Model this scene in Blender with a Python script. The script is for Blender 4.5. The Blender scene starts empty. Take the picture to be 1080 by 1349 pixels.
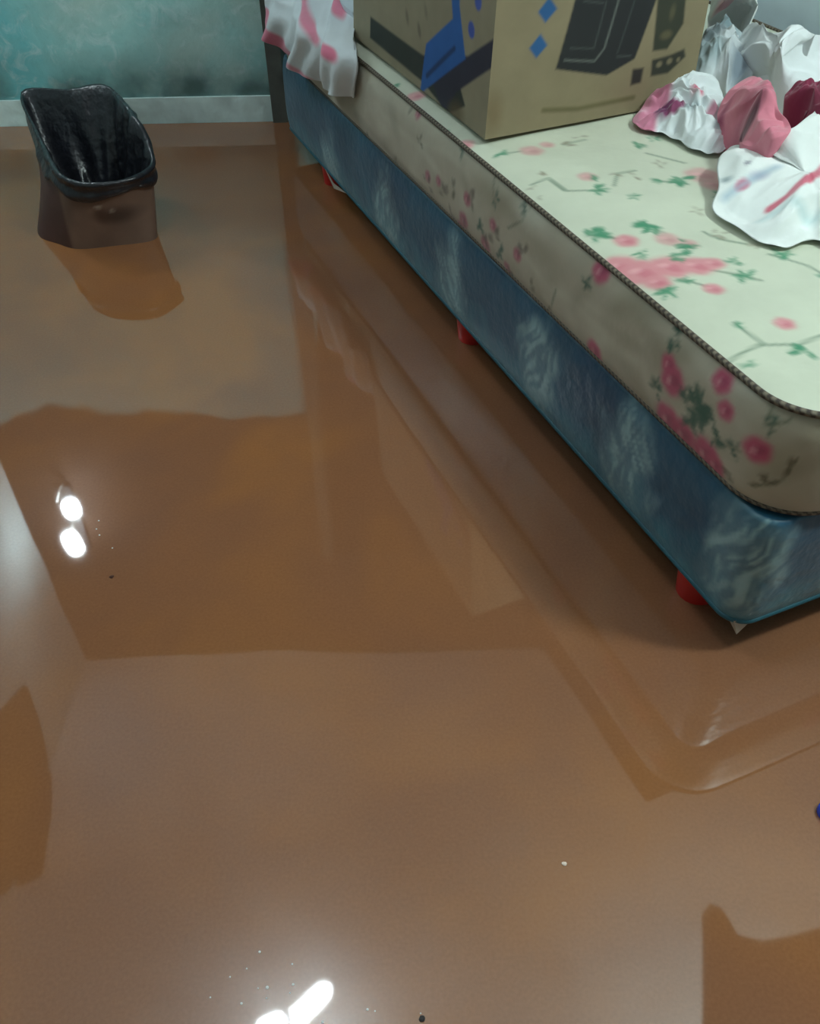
import bpy, bmesh, math, random
import numpy as np
from mathutils import Vector, Matrix, noise

# ------------------------------------------------------------------ camera
F, W, H = 1200.0, 0.15, 1.18             # focal length in px, water level, eye height
TH, ROLL = math.radians(43.5), math.radians(1.1)
fw = np.array([0, math.cos(TH), -math.sin(TH)])
r0 = np.array([1.0, 0, 0]); u0 = np.cross(r0, fw)
c_, s_ = math.cos(-ROLL), math.sin(-ROLL)
RT = c_*r0 + s_*u0; UP = -s_*r0 + c_*u0
EYE = np.array([0, 0, H])
S = bpy.context.scene
col = S.collection
cam = bpy.data.cameras.new('camera'); cam.sensor_fit = 'HORIZONTAL'; cam.sensor_width = 36
cam.lens = 36*F/1080; cam.clip_start = 0.02
co = bpy.data.objects.new('camera', cam); col.objects.link(co)
m = Matrix.Identity(4)
for i in range(3):
    m[i][0], m[i][1], m[i][2], m[i][3] = RT[i], UP[i], -fw[i], EYE[i]
co.matrix_world = m
S.camera = co
# ------------------------------------------------------------------ light
LAMP_POWER = 58.0
CFL_EMIT = 72.0
WALL_EMIT = 88.0
AMB = 0.05
S.view_settings.view_transform = 'Standard'; S.view_settings.look = 'None'
S.view_settings.exposure = 0.50; S.view_settings.gamma = 1.0; S.view_settings.use_curve_mapping = False
w = bpy.data.worlds.new('world'); S.world = w; w.use_nodes = True
w.node_tree.nodes['Background'].inputs[0].default_value = (0.6, 0.8, 0.85, 1)
w.node_tree.nodes['Background'].inputs[1].default_value = AMB
def lamp_light(name, loc, watts, rad):
    l = bpy.data.lights.new(name, 'POINT'); l.shadow_soft_size = rad; l.energy = watts; l.color = (0.82, 1.0, 0.96)
    o = bpy.data.objects.new(name, l); col.objects.link(o); o.location = loc; return o
lamp_light('light_of_main_lamp', (1.30, 0.66, 2.20), LAMP_POWER, 0.10)

# ------------------------------------------------------------------ surveying helpers
def ray(x, y): return (x-540)*RT/F - (y-674.5)*UP/F + fw
def onz(x, y, z):
    d = ray(x, y); return EYE + (z-H)/d[2]*d
BA = math.radians(22.5)                    # the bed stands turned 22.5 degrees
BD = np.array([math.sin(BA), -math.cos(BA)]); BN = np.array([math.cos(BA), math.sin(BA)])
BO = 0.70
def bed(u, v, z): p = BD*u + BN*(BO+v); return (p[0], p[1], z)
def uv(x, y, z=0.56):
    p = onz(x, y, z); return (float(p[:2]@BD), float(p[:2]@BN)-BO)
def onv(x, y, v=0.0):
    d = ray(x, y); t = (BO+v)/(d[:2]@BN); p = EYE+t*d; return (float(p[:2]@BD), float(p[2]))
def onu(x, y, u):
    d = ray(x, y); t = u/(d[:2]@BD); p = EYE+t*d; return (float(p[:2]@BN)-BO, float(p[2]))
def px2m(x, y, p):                          # metres per pixel at a point
    return float((np.array(p)-EYE)@fw)/F

def lin(c):
    return tuple((v/255/12.92 if v/255 <= 0.04045 else ((v/255+0.055)/1.055)**2.4) for v in c)

# ------------------------------------------------------------------ materials
def mat(name, color=(128, 128, 128), rough=0.7, attr=False, spec=0.5, metal=0.0, sheen=0.0, emit=None, mottle=0.12, scale=12.0, bump=0.0, bscale=60.0):
    M = bpy.data.materials.new(name); M.use_nodes = True
    nt = M.node_tree; b = nt.nodes['Principled BSDF']
    b.inputs['Roughness'].default_value = rough; b.inputs['Specular IOR Level'].default_value = spec
    b.inputs['Metallic'].default_value = metal; b.inputs['Sheen Weight'].default_value = sheen
    tc = nt.nodes.new('ShaderNodeTexCoord')
    nz = nt.nodes.new('ShaderNodeTexNoise'); nz.inputs['Scale'].default_value = scale; nz.inputs['Detail'].default_value = 5
    nt.links.new(tc.outputs['Object'], nz.inputs['Vector'])
    mr = nt.nodes.new('ShaderNodeMapRange'); mr.inputs['From Min'].default_value = 0.3; mr.inputs['From Max'].default_value = 0.7
    mr.inputs['To Min'].default_value = 1-mottle; mr.inputs['To Max'].default_value = 1+mottle
    nt.links.new(nz.outputs['Fac'], mr.inputs['Value'])
    vm = nt.nodes.new('ShaderNodeVectorMath'); vm.operation = 'SCALE'
    if attr:
        a = nt.nodes.new('ShaderNodeAttribute'); a.attribute_name = 'Col'
        nt.links.new(a.outputs['Color'], vm.inputs[0])
    else:
        vm.inputs[0].default_value = lin(color)
    nt.links.new(mr.outputs[0], vm.inputs['Scale']); nt.links.new(vm.outputs[0], b.inputs['Base Color'])
    if bump:
        n2 = nt.nodes.new('ShaderNodeTexNoise'); n2.inputs['Scale'].default_value = bscale
        nt.links.new(tc.outputs['Object'], n2.inputs['Vector'])
        bp = nt.nodes.new('ShaderNodeBump'); bp.inputs['Strength'].default_value = bump; bp.inputs['Distance'].default_value = 0.01
        nt.links.new(n2.outputs['Fac'], bp.inputs['Height']); nt.links.new(bp.outputs[0], b.inputs['Normal'])
    if emit:
        b.inputs['Emission Color'].default_value = (*lin((235, 250, 255)), 1); b.inputs['Emission Strength'].default_value = emit
    return M

def ramp(nt, src, stops, interp='LINEAR'):
    r = nt.nodes.new('ShaderNodeValToRGB'); r.color_ramp.interpolation = interp
    e = r.color_ramp.elements
    while len(e) < len(stops): e.new(0.5)
    for k, (p, c) in enumerate(stops): e[k].position = p; e[k].color = (*c, 1)
    nt.links.new(src, r.inputs[0]); return r.outputs[0]
def mth(nt, op, a, b=None, c=None):
    n = nt.nodes.new('ShaderNodeMath'); n.operation = op
    for k, v in enumerate((a, b, c)):
        if v is None: continue
        if isinstance(v, (int, float)): n.inputs[k].default_value = v
        else: nt.links.new(v, n.inputs[k])
    return n.outputs[0]
def nois(nt, vec, scale, detail=4, dist=0.0, rough=0.5):
    n = nt.nodes.new('ShaderNodeTexNoise'); n.inputs['Scale'].default_value = scale
    n.inputs['Detail'].default_value = detail; n.inputs['Distortion'].default_value = dist; n.inputs['Roughness'].default_value = rough
    nt.links.new(vec, n.inputs['Vector']); return n.outputs['Fac']
def mix(nt, f, a, b):
    n = nt.nodes.new('ShaderNodeMix'); n.data_type = 'RGBA'
    for k, v in ((0, f), (6, a), (7, b)):
        if isinstance(v, (int, float)): n.inputs[k].default_value = v
        elif isinstance(v, tuple): n.inputs[k].default_value = (*v, 1)
        else: nt.links.new(v, n.inputs[k])
    return n.outputs[2]

def wall_mat():
    M = bpy.data.materials.new('teal_limewashed_plaster'); M.use_nodes = True; nt = M.node_tree; b = nt.nodes['Principled BSDF']
    b.inputs['Roughness'].default_value = 0.85
    g = nt.nodes.new('ShaderNodeNewGeometry'); P = g.outputs['Position']
    sp = nt.nodes.new('ShaderNodeSeparateXYZ'); nt.links.new(P, sp.inputs[0]); z = sp.outputs['Z']
    big = nois(nt, P, 2.2, 5, 0.6); mid = nois(nt, P, 9, 6, 0.4, 0.65); fine = nois(nt, P, 45, 5, 0, 0.7)
    teal = ramp(nt, big, [(0.32, lin((112, 204, 212))), (0.5, lin((160, 220, 220))), (0.66, lin((190, 220, 214)))])
    teal = mix(nt, mth(nt, 'MULTIPLY', mth(nt, 'SUBTRACT', mid, 0.35), 1.1), teal, lin((132, 186, 184)))
    scr = ramp(nt, nois(nt, P, 16, 6, 1.2, 0.7), [(0.52, (0, 0, 0)), (0.68, (1, 1, 1))])
    teal = mix(nt, mth(nt, 'MULTIPLY', scr, 0.55), teal, lin((214, 236, 236)))
    # damp, dirty band low down on the wall
    zz = mth(nt, 'ADD', z, mth(nt, 'MULTIPLY', mth(nt, 'SUBTRACT', mid, 0.5), 0.10))
    band = ramp(nt, zz, [(0.17, (0, 0, 0)), (0.215, (1, 1, 1)), (0.275, (1, 1, 1)), (0.37, (0, 0, 0))])
    band = mth(nt, 'MULTIPLY', band, ramp(nt, nois(nt, P, 4.5, 4), [(0.35, (0.25,)*3), (0.6, (1, 1, 1))]))
    cl = mix(nt, mth(nt, 'MULTIPLY', band, 0.9), teal, lin((70, 96, 94)))
    cl = mix(nt, mth(nt, 'MULTIPLY', mth(nt, 'SUBTRACT', fine, 0.5), 0.5), cl, lin((70, 100, 100)))
    # bare dark clay bricks above the painted dado
    zt = mth(nt, 'ADD', z, mth(nt, 'MULTIPLY', mth(nt, 'SUBTRACT', nois(nt, P, 1.6, 3), 0.5), 0.45))
    up = ramp(nt, mth(nt, 'MULTIPLY', zt, 0.5), [(0.60, (0, 0, 0)), (0.615, (1, 1, 1))])
    cl = mix(nt, up, cl, mix(nt, mid, lin((34, 24, 18)), lin((62, 42, 30))))
    nt.links.new(cl, b.inputs['Base Color'])
    bp = nt.nodes.new('ShaderNodeBump'); bp.inputs['Strength'].default_value = 0.4; bp.inputs['Distance'].default_value = 0.01
    nt.links.new(mid, bp.inputs['Height']); nt.links.new(bp.outputs[0], b.inputs['Normal'])
    return M

def water_mat():
    M = bpy.data.materials.new('muddy_flood_water'); M.use_nodes = True; nt = M.node_tree; b = nt.nodes['Principled BSDF']
    b.inputs['Roughness'].default_value = 0.03; b.inputs['IOR'].default_value = 1.85; b.inputs['Specular IOR Level'].default_value = 0.5
    g = nt.nodes.new('ShaderNodeNewGeometry'); P = g.outputs['Position']
    a = nois(nt, P, 1.7, 3, 0.8); c = nois(nt, P, 5.0, 3, 0.5)
    f = mth(nt, 'ADD', mth(nt, 'MULTIPLY', a, 0.75), mth(nt, 'MULTIPLY', c, 0.25))
    cl = ramp(nt, f, [(0.34, lin((130, 87, 64))), (0.5, lin((140, 92, 62))), (0.64, lin((154, 100, 58)))])
    cl = mix(nt, 0.12, cl, ramp(nt, nois(nt, P, 240, 3), [(0.3, lin((90, 62, 42))), (0.7, lin((160, 120, 90)))]))
    nt.links.new(cl, b.inputs['Base Color'])
    bp = nt.nodes.new('ShaderNodeBump'); bp.inputs['Strength'].default_value = 0.12; bp.inputs['Distance'].default_value = 0.01
    nt.links.new(nois(nt, P, 3.0, 1, 0.3), bp.inputs['Height']); nt.links.new(bp.outputs[0], b.inputs['Normal'])
    return M

def ceil_mat():
    M = bpy.data.materials.new('whitewashed_ceiling'); M.use_nodes = True; nt = M.node_tree; b = nt.nodes['Principled BSDF']
    b.inputs['Roughness'].default_value = 0.9
    g = nt.nodes.new('ShaderNodeNewGeometry'); P = g.outputs['Position']
    cl = ramp(nt, nois(nt, P, 1.3, 4, 0.5), [(0.35, lin((205, 205, 205))), (0.6, lin((232, 234, 236)))])
    nt.links.new(cl, b.inputs['Base Color']); return M

# ------------------------------------------------------------------ mesh helpers
def link(name, verts, faces, material, parent=None, smooth=True, colors=None):
    me = bpy.data.meshes.new(name); me.from_pydata([tuple(map(float, v)) for v in verts], [], faces); me.update()
    if colors is not None:
        a = me.color_attributes.new('Col', 'FLOAT_COLOR', 'POINT')
        arr = np.ones((len(verts), 4), np.float32); arr[:, :3] = colors
        a.data.foreach_set('color', arr.ravel())
    bm = bmesh.new(); bm.from_mesh(me); bmesh.ops.recalc_face_normals(bm, faces=bm.faces); bm.to_mesh(me); bm.free()
    if smooth: me.polygons.foreach_set('use_smooth', [True]*len(me.polygons))
    me.materials.append(material)
    o = bpy.data.objects.new(name, me); col.objects.link(o)
    if parent: o.parent = parent
    return o
def tag(o, label, cat, group=None, kind=None):
    if label: o['label'] = label
    if cat: o['category'] = cat
    if group: o['group'] = group
    if kind: o['kind'] = kind
    return o
def empty(name, label, cat, group=None):
    o = bpy.data.objects.new(name, None); col.objects.link(o); o.empty_display_size = 0.1
    return tag(o, label, cat, group)
def prism(pts, z0, z1):
    n = len(pts); v = [(x, y, z0) for x, y in pts]+[(x, y, z1) for x, y in pts]
    f = [tuple(range(n)), tuple(range(n, 2*n))]+[(i, (i+1) % n, n+(i+1) % n, n+i) for i in range(n)]
    return v, f
def structure(name, pts, z0, z1, material):
    v, f = prism(pts, z0, z1); o = link(name, v, f, material, smooth=False); o['kind'] = 'structure'; return o
def tube_mesh(path, r, seg=8, closed=False):
    P = [Vector(p) for p in path]; n = len(P); V = []; Fc = []
    for i in range(n):
        t = (P[(i+1) % n]-P[i-1]) if closed else (P[min(i+1, n-1)]-P[max(i-1, 0)])
        t.normalize(); a = t.cross(Vector((0, 0, 1)));
        if a.length < 1e-4: a = Vector((1, 0, 0))
        a.normalize(); b = t.cross(a)
        rr = r[i] if hasattr(r, '__len__') else r
        for k in range(seg):
            q = 2*math.pi*k/seg; V.append(P[i]+(a*math.cos(q)+b*math.sin(q))*rr)
    for i in range(n if closed else n-1):
        for k in range(seg):
            j = (i+1) % n; Fc.append((i*seg+k, i*seg+(k+1) % seg, j*seg+(k+1) % seg, j*seg+k))
    if not closed: Fc += [tuple(range(seg)), tuple(range((n-1)*seg, n*seg))]
    return V, Fc
def lathe(prof, seg=32, origin=(0, 0, 0)):
    V = []; Fc = []; n = len(prof)
    for r, z in prof:
        for k in range(seg):
            q = 2*math.pi*k/seg; V.append((origin[0]+r*math.cos(q), origin[1]+r*math.sin(q), origin[2]+z))
    for i in range(n-1):
        for k in range(seg): Fc.append((i*seg+k, i*seg+(k+1) % seg, (i+1)*seg+(k+1) % seg, (i+1)*seg+k))
    Fc += [tuple(range(seg)), tuple(range((n-1)*seg, n*seg))]
    return V, Fc
def catmull(pts, n, closed=True):
    pts = [np.array(p, float) for p in pts]; m_ = len(pts); out = []
    cnt = m_ if closed else m_-1
    for k in range(n):
        t = k/n*cnt if closed else k/(n-1)*cnt
        i = min(int(t), cnt-1); f = t-i
        g = (lambda j: pts[j % m_]) if closed else (lambda j: pts[max(0, min(m_-1, j))])
        a, b, c, d = g(i-1), g(i), g(i+1), g(i+2)
        out.append(0.5*(2*b+(c-a)*f+(2*a-5*b+4*c-d)*f*f+(3*b-a-3*c+d)*f**3))
    return out

# printed patterns, plus shade painted on some cloths: shapes laid out in a surface's own metres, mixed into a vertex colour
def sm(x, s): return np.clip(0.5-x/np.maximum(s, 1e-6), 0, 1)
class Print:
    def __init__(s, base): s.base = lin(base); s.L = []
    def ell(s, c, rx, ry=None, rot=0.0, color=(0, 0, 0), soft=0.004, a=1.0, wob=0.0):
        s.L.append(('e', c, rx, ry or rx, rot, lin(color), soft, a, wob)); return s
    def line(s, pts, wd, color, soft=0.003, a=1.0):
        s.L.append(('l', pts, wd, lin(color), soft, a)); return s
    def poly(s, pts, color, soft=0.003, a=1.0):
        s.L.append(('p', pts, lin(color), soft, a)); return s
    def ev(s, X, Y):
        X = np.asarray(X); Y = np.asarray(Y); C = np.tile(np.array(s.base), (len(X), 1))
        for q in s.L:
            if q[0] == 'e':
                _, c, rx, ry, rot, cc, soft, a, wob = q
                dx, dy = X-c[0], Y-c[1]; cr, sr = math.cos(rot), math.sin(rot)
                ax = dx*cr+dy*sr; ay = -dx*sr+dy*cr
                d = np.sqrt((ax/rx)**2+(ay/ry)**2)
                if wob: d = d*(1+wob*np.sin(5*np.arctan2(ay/ry, ax/rx)+c[0]*90))
                mk = sm((d-1)*min(rx, ry), soft)*a
            elif q[0] == 'l':
                _, pts, wd, cc, soft, a = q; d = np.full(len(X), 9.0)
                for (x0, y0), (x1, y1) in zip(pts[:-1], pts[1:]):
                    ex, ey = x1-x0, y1-y0; t = np.clip(((X-x0)*ex+(Y-y0)*ey)/(ex*ex+ey*ey+1e-9), 0, 1)
                    d = np.minimum(d, np.hypot(X-x0-t*ex, Y-y0-t*ey))
                mk = sm(d-wd/2, soft)*a
            else:
                _, pts, cc, soft, a = q; inside = np.zeros(len(X), bool); d = np.full(len(X), 9.0); n = len(pts)
                for i in range(n):
                    x0, y0 = pts[i]; x1, y1 = pts[(i+1) % n]
                    cnd = ((y0 > Y) != (y1 > Y)); xx = x0+(Y-y0)*(x1-x0)/((y1-y0) if y1 != y0 else 1e-9)
                    inside ^= cnd & (X < xx)
                    ex, ey = x1-x0, y1-y0; t = np.clip(((X-x0)*ex+(Y-y0)*ey)/(ex*ex+ey*ey+1e-9), 0, 1)
                    d = np.minimum(d, np.hypot(X-x0-t*ex, Y-y0-t*ey))
                mk = sm(np.where(inside, -d, d), soft)*a
            C = C*(1-mk[:, None])+np.array(cc)*mk[:, None]
        return C

# ------------------------------------------------------------------ the room
plaster = wall_mat(); ceilm = ceil_mat()
CZ = 2.77
cem = mat('grey_cement', (120, 116, 108), 0.9, mottle=0.2)
structure('floor', [(-1.9, -1.5), (2.8, -1.5), (2.8, 3.6), (-1.9, 3.6)], -0.06, 0.0, cem)
structure('ceiling', [(-1.9, -1.5), (2.8, -1.5), (2.8, 3.6), (-1.9, 3.6)], CZ, CZ+0.1, ceilm)
structure('wall_left', [(-1.80, -1.4), (-1.645, -1.4), (-1.645, 2.82), (-1.80, 2.82)], 0, CZ, mat('pale_limewash', (176, 190, 190), 0.9))
structure('wall_back', [(-1.80, 2.82), (-0.372, 2.82), (-0.372, 3.4), (-1.80, 3.4)], 0, CZ, plaster)
structure('trim_1', [(-0.372, 2.82), (0.70, 2.82), (0.70, 2.97), (-0.372, 2.97)], 2.05, CZ, mat('dark_brown_lintel', (48, 34, 26), 0.9))
structure('trim_2', [(-0.388, 2.795), (-0.345, 2.795), (-0.345, 2.93), (-0.372, 2.93), (-0.372, 2.82), (-0.388, 2.82)], 0, 2.05, mat('dark_strip_for_shade', (92, 94, 88), 0.8, mottle=0.3))  # added upright strip, its dark colour stands in for shade at the wall end
structure('wall_alcove', [(-0.372, 3.4), (1.1, 3.4), (1.1, 3.5), (-0.372, 3.5)], 0, CZ, plaster)
def b2(u, v): p = bed(u, v, 0); return (p[0], p[1])
rw = mat('pale_blue_limewash', (216, 234, 240), 0.9, mottle=0.05)
def right_mat():
    M = rw.copy(); M.name = 'pale_blue_limewash_under_bare_brick'; nt = M.node_tree; b = nt.nodes['Principled BSDF']
    src = b.inputs['Base Color'].links[0].from_socket
    g = nt.nodes.new('ShaderNodeNewGeometry'); sp = nt.nodes.new('ShaderNodeSeparateXYZ'); nt.links.new(g.outputs['Position'], sp.inputs[0])
    f = ramp(nt, mth(nt, 'MULTIPLY', sp.outputs['Z'], 0.5), [(0.615, (0, 0, 0)), (0.63, (1, 1, 1))])
    nt.links.new(mix(nt, f, src, lin((50, 36, 27))), b.inputs['Base Color']); return M
rwm = right_mat()
structure('wall_right', [b2(-3.1, 0.98), b2(-1.45, 0.98), b2(-1.45, 1.08), b2(-3.1, 1.08)], 0, CZ, rwm)
structure('wall_side', [b2(-1.45, 1.08), b2(-1.45, 2.9), b2(-1.55, 2.9), b2(-1.55, 1.08)], 0, CZ, rwm)
structure('wall_far_right', [(2.6, -1.4), (2.72, -1.4), (2.72, 2.9), (2.6, 2.9)], 0, CZ, rwm)
structure('wall_front', [(-1.8, -1.5), (2.72, -1.5), (2.72, -1.4), (-1.8, -1.4)], 0, CZ, mat('grey_limewash', (120, 120, 116), 0.9))
bd = mat('added_dark_panel', (52, 34, 24), 0.9)  # unseen dark panels, added so the water mirrors dark patches
def ceil_pt(x, y):                      # where a mirrored spot in the water lies on the ceiling
    p = onz(x, y, W); d = ray(x, y)*np.array([1, 1, -1]); q = p+(CZ-W)/d[2]*d; return (float(q[0]), float(q[1]))
for nm, pts in (('trim_3', ((930, 1400), (928, 1290), (928, 1215), (940, 1200), (955, 1204), (975, 1238), (1010, 1245), (1050, 1238), (1090, 1228), (1200, 1225), (1200, 1400))),
                ('trim_4', ((30, 915), (52, 965), (68, 1020), (70, 1070), (58, 1150), (20, 1170), (-30, 1170), (-60, 1050), (-10, 985)))):
    structure(nm, [ceil_pt(*p) for p in pts], CZ-0.02, CZ, bd)
def side_pt(x, y, X=-1.645):
    p = onz(x, y, W); d = ray(x, y)*np.array([1, 1, -1]); q = p+(X-p[0])/d[0]*d; return (float(q[1]), float(min(q[2], CZ-0.022)))
pl = [side_pt(*p) for p in ((-40, 990), (-5, 940), (28, 905), (44, 945), (58, 1000), (60, 1040), (46, 1090), (28, 1140), (0, 1180), (-40, 1190))]
v = [(-1.645, y, z) for y, z in pl]+[(-1.628, y, z) for y, z in pl]; n = len(pl)
o = link('trim_5', v, [tuple(range(n)), tuple(range(n, 2*n))]+[(i, (i+1) % n, n+(i+1) % n, n+i) for i in range(n)], bd, smooth=False); o['kind'] = 'structure'
# low whitewashed skirting along the back wall
v, f = prism([(-1.645, 2.806), (-0.372, 2.806), (-0.372, 2.82), (-1.68, 2.82)], 0, 0.222)
v[4] = (-1.645, 2.812, 0.222); v[5] = (-0.372, 2.812, 0.222)
bb = link('baseboard_back', v, f, mat('chalky_skirting', (206, 226, 224), 0.85, mottle=0.25, scale=9, bump=0.4, bscale=30), smooth=False); bb['kind'] = 'structure'

# flood water: one opaque muddy body of water filling the room
wpts = [(-1.643, -1.398), (2.6, -1.4), (2.6, 2.5), (1.2, 1.99), b2(-1.45, 0.98), b2(-2.9, 0.98), (0.45, 3.4), (-0.372, 3.4), (-0.372, 2.806), (-1.643, 2.806)]
v, f = prism(wpts, 0.002, W)
tag(link('flood_water', v, f, water_mat(), smooth=False), 'still muddy brown flood water covering the whole floor of the room', 'water', kind='stuff')

# ------------------------------------------------------------------ bed base and mattress
def slab(L0, L1, Wd, z0, z1, rc, st, zs, bulge, crown=0.0, dimple=None):
    """rounded-plan slab as dense grids; returns verts, faces, surface tags (face id, a, b)"""
    nu = int((L1-L0)/st); nv = int(Wd/st); nz = zs
    V = []; Fc = []; T = []
    def place(u, v, t):
        x = np.clip(u, L0+rc, L1-rc); y = np.clip(v, rc, Wd-rc); dx, dy = u-x, v-y
        if dx and dy:
            k = max(abs(dx), abs(dy))/math.hypot(dx, dy); dx *= k; dy *= k
        return x+dx, y+dy
    idx = {}
    def add(i, j, k):
        key = (i, j, k)
        if key in idx: return idx[key]
        u = L0+(L1-L0)*i/nu; v_ = Wd*j/nv; t = k/nz
        x, y = place(u, v_, t)
        z = z0+(z1-z0)*t
        edge = i in (0, nu) or j in (0, nv)
        if edge:
            # outward normal in plan
            cx = np.clip(x, L0+rc, L1-rc); cy = np.clip(y, rc, Wd-rc); nx, ny = x-cx, y-cy
            ln = math.hypot(nx, ny) or 1
            o = bulge*(1-(2*t-1)**4)
            x += nx/ln*o; y += ny/ln*o
        if k == nz and crown:
            e = min(u-L0, L1-u, v_, Wd-v_); z += crown*(1-math.exp(-e/0.03))
            z += 0.004*noise.noise((u*7, v_*7, 3))*min(1, e/0.05)
        idx[key] = len(V); V.append(bed(x, y, z))
        T.append((0 if (k == nz and not edge) else 1, u, v_, z, i, j)); return idx[key]
    for i in range(nu):
        for j in range(nv):
            Fc.append((add(i, j, nz), add(i+1, j, nz), add(i+1, j+1, nz), add(i, j+1, nz)))
    for k in range(nz):
        for i in range(nu):
            for j in (0, nv): Fc.append((add(i, j, k), add(i+1, j, k), add(i+1, j, k+1), add(i, j, k+1)))
        for j in range(nv):
            for i in (0, nu): Fc.append((add(i, j, k), add(i, j+1, k), add(i, j+1, k+1), add(i, j, k+1)))
    # coarse underside rim
    ring = [add(i, 0, 0) for i in range(nu+1)]+[add(nu, j, 0) for j in range(1, nv+1)]+[add(i, nv, 0) for i in range(nu-1, -1, -1)]+[add(0, j, 0) for j in range(nv-1, 0, -1)]
    Fc.append(tuple(ring))
    return V, Fc, T
def outline(L0, L1, Wd, z, rc, off=0.0, st=0.008):
    P = []
    def arc(cx, cy, a0):
        for k in range(0, 13): a = a0+math.pi/2*k/12; P.append((cx+(rc+off)*math.cos(a), cy+(rc+off)*math.sin(a)))
    arc(L0+rc, rc, math.pi); arc(L1-rc, rc, -math.pi/2); arc(L1-rc, Wd-rc, 0); arc(L0+rc, Wd-rc, math.pi/2)
    out = []
    for i in range(len(P)):
        a, b = P[i], P[(i+1) % len(P)]; n = max(1, int(math.hypot(b[0]-a[0], b[1]-a[1])/st))
        for k in range(n): out.append(bed(a[0]+(b[0]-a[0])*k/n, a[1]+(b[1]-a[1])*k/n, z))
    return out

HEAD, FOOT, BW = -2.53, -0.555, 0.90
ZB0, ZB1, ZM1 = 0.21, 0.40, 0.553
# base
base = empty('box_spring', 'low blue satin box spring with pale swirls standing on red feet in the water', 'box spring')
base.location = bed(-1.5, 0.45, 0)
def keep(o, par):
    o.parent = par; o.matrix_parent_inverse = Matrix.Translation(-Vector(par.location)); return o
V, Fc, T = slab(HEAD, FOOT, BW, ZB0, ZB1, 0.035, 0.006, 30, 0.008)
T = np.array(T)
# perimeter coordinate: along the left side then round the foot end
per = np.where(T[:, 5] == 0, T[:, 1], FOOT+T[:, 2]); hz = T[:, 3]
C = np.tile(np.array(lin((26, 82, 108))), (len(V), 1))
pale = np.array(lin((150, 184, 188))); teal_ = np.array(lin((48, 128, 146))); dk = np.array(lin((18, 54, 84)))
cent = [onv(*q) for q in ((360, 130), (440, 225), (512, 285), (598, 372), (712, 480), (830, 605), (975, 740))]
cent += [(FOOT+0.19, 0.31), (FOOT+0.42, 0.30), (FOOT+0.66, 0.3)]
vis = (T[:, 0] == 1)
for i in np.nonzero(vis)[0]:
    a, b = per[i], hz[i]
    n1 = noise.noise((a*6, b*6, 1)); n2 = noise.noise((a*22, b*22, 5)); t = 0.5+0.7*n1+0.25*n2
    c = C[i]*(1-np.clip(t-0.35, 0, 0.8))+dk*np.clip(t-0.35, 0, 0.8)
    low = np.clip((0.29-b)/0.08+n2*0.6, 0, 1)*0.75; c = c*(1-low)+teal_*low
    mk = 0
    for q, (ca, cb) in enumerate(cent):
        dx, dy = (a-ca)/0.062, (b-cb)/0.085
        th = math.atan2(dy, dx); rr = math.hypot(dx, dy)
        if rr > 1.6: continue
        wa = a*0.9+b*(0.5 if q % 2 else -0.4)+0.02*noise.noise((a*18, b*18, q))
        feather = 0.5+1.1*noise.noise((wa*130, b*22, q*3.1))+0.45*noise.noise((a*60, b*60, q))
        mk = max(mk, np.clip((1.3-rr-0.5*n2)*1.5, 0, 1)*np.clip(feather, 0.32, 1))
    mk *= 0.9; C[i] = c*(1-mk)+pale*mk
quilt = mat('blue_satin_brocade', rough=0.42, attr=True, sheen=0.15, bump=0.25, bscale=45)
keep(link('base_cover', V, Fc, quilt, colors=C), base)
V, Fc = tube_mesh(outline(HEAD, FOOT, BW, ZB0+0.003, 0.035, 0.0), 0.005, 6, True)
keep(link('piping', V, Fc, mat('dark_teal_piping', (30, 84, 98), 0.5)), base)
# red feet, three down each side
redm = mat('red_plastic', (196, 32, 28), 0.35, mottle=0.05)
for uu in (-2.26, -1.43, -0.672):
    for vv in (0.040, 0.86):
        o = bed(uu, vv, 0)
        V, Fc = lathe([(0.024, 0), (0.026, 0.01), (0.028, 0.12), (0.031, 0.16), (0.035, 0.20), (0.037, 0.214)], 24, o)
        keep(link('foot', V, Fc, redm), base)
# loose beige lining hanging out under the base
def flap(pts, name, material, thick=0.002):
    c = [Vector(p) for p in pts]; n = len(c); nn = (c[1]-c[0]).cross(c[2]-c[0]).normalized()*thick
    V = list(c)+[p+nn for p in c]; Fc = [tuple(range(n)), tuple(range(n, 2*n))]+[(i, (i+1) % n, n+(i+1) % n, n+i) for i in range(n)]
    return link(name, V, Fc, material, smooth=False)
lining = mat('beige_lining', (170, 156, 142), 0.8)
keep(flap([bed(-0.60, 0.012, 0.213), bed(-0.562, 0.006, 0.213), bed(-0.555, 0.03, 0.213), bed(-0.556, 0.012, 0.19)], 'lining_flap', lining), base)
keep(flap([bed(-2.20, -0.004, 0.214), bed(-2.13, -0.008, 0.206), bed(-2.04, -0.004, 0.214), bed(-2.12, -0.010, 0.196)], 'lining_flap', lining), base)

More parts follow.
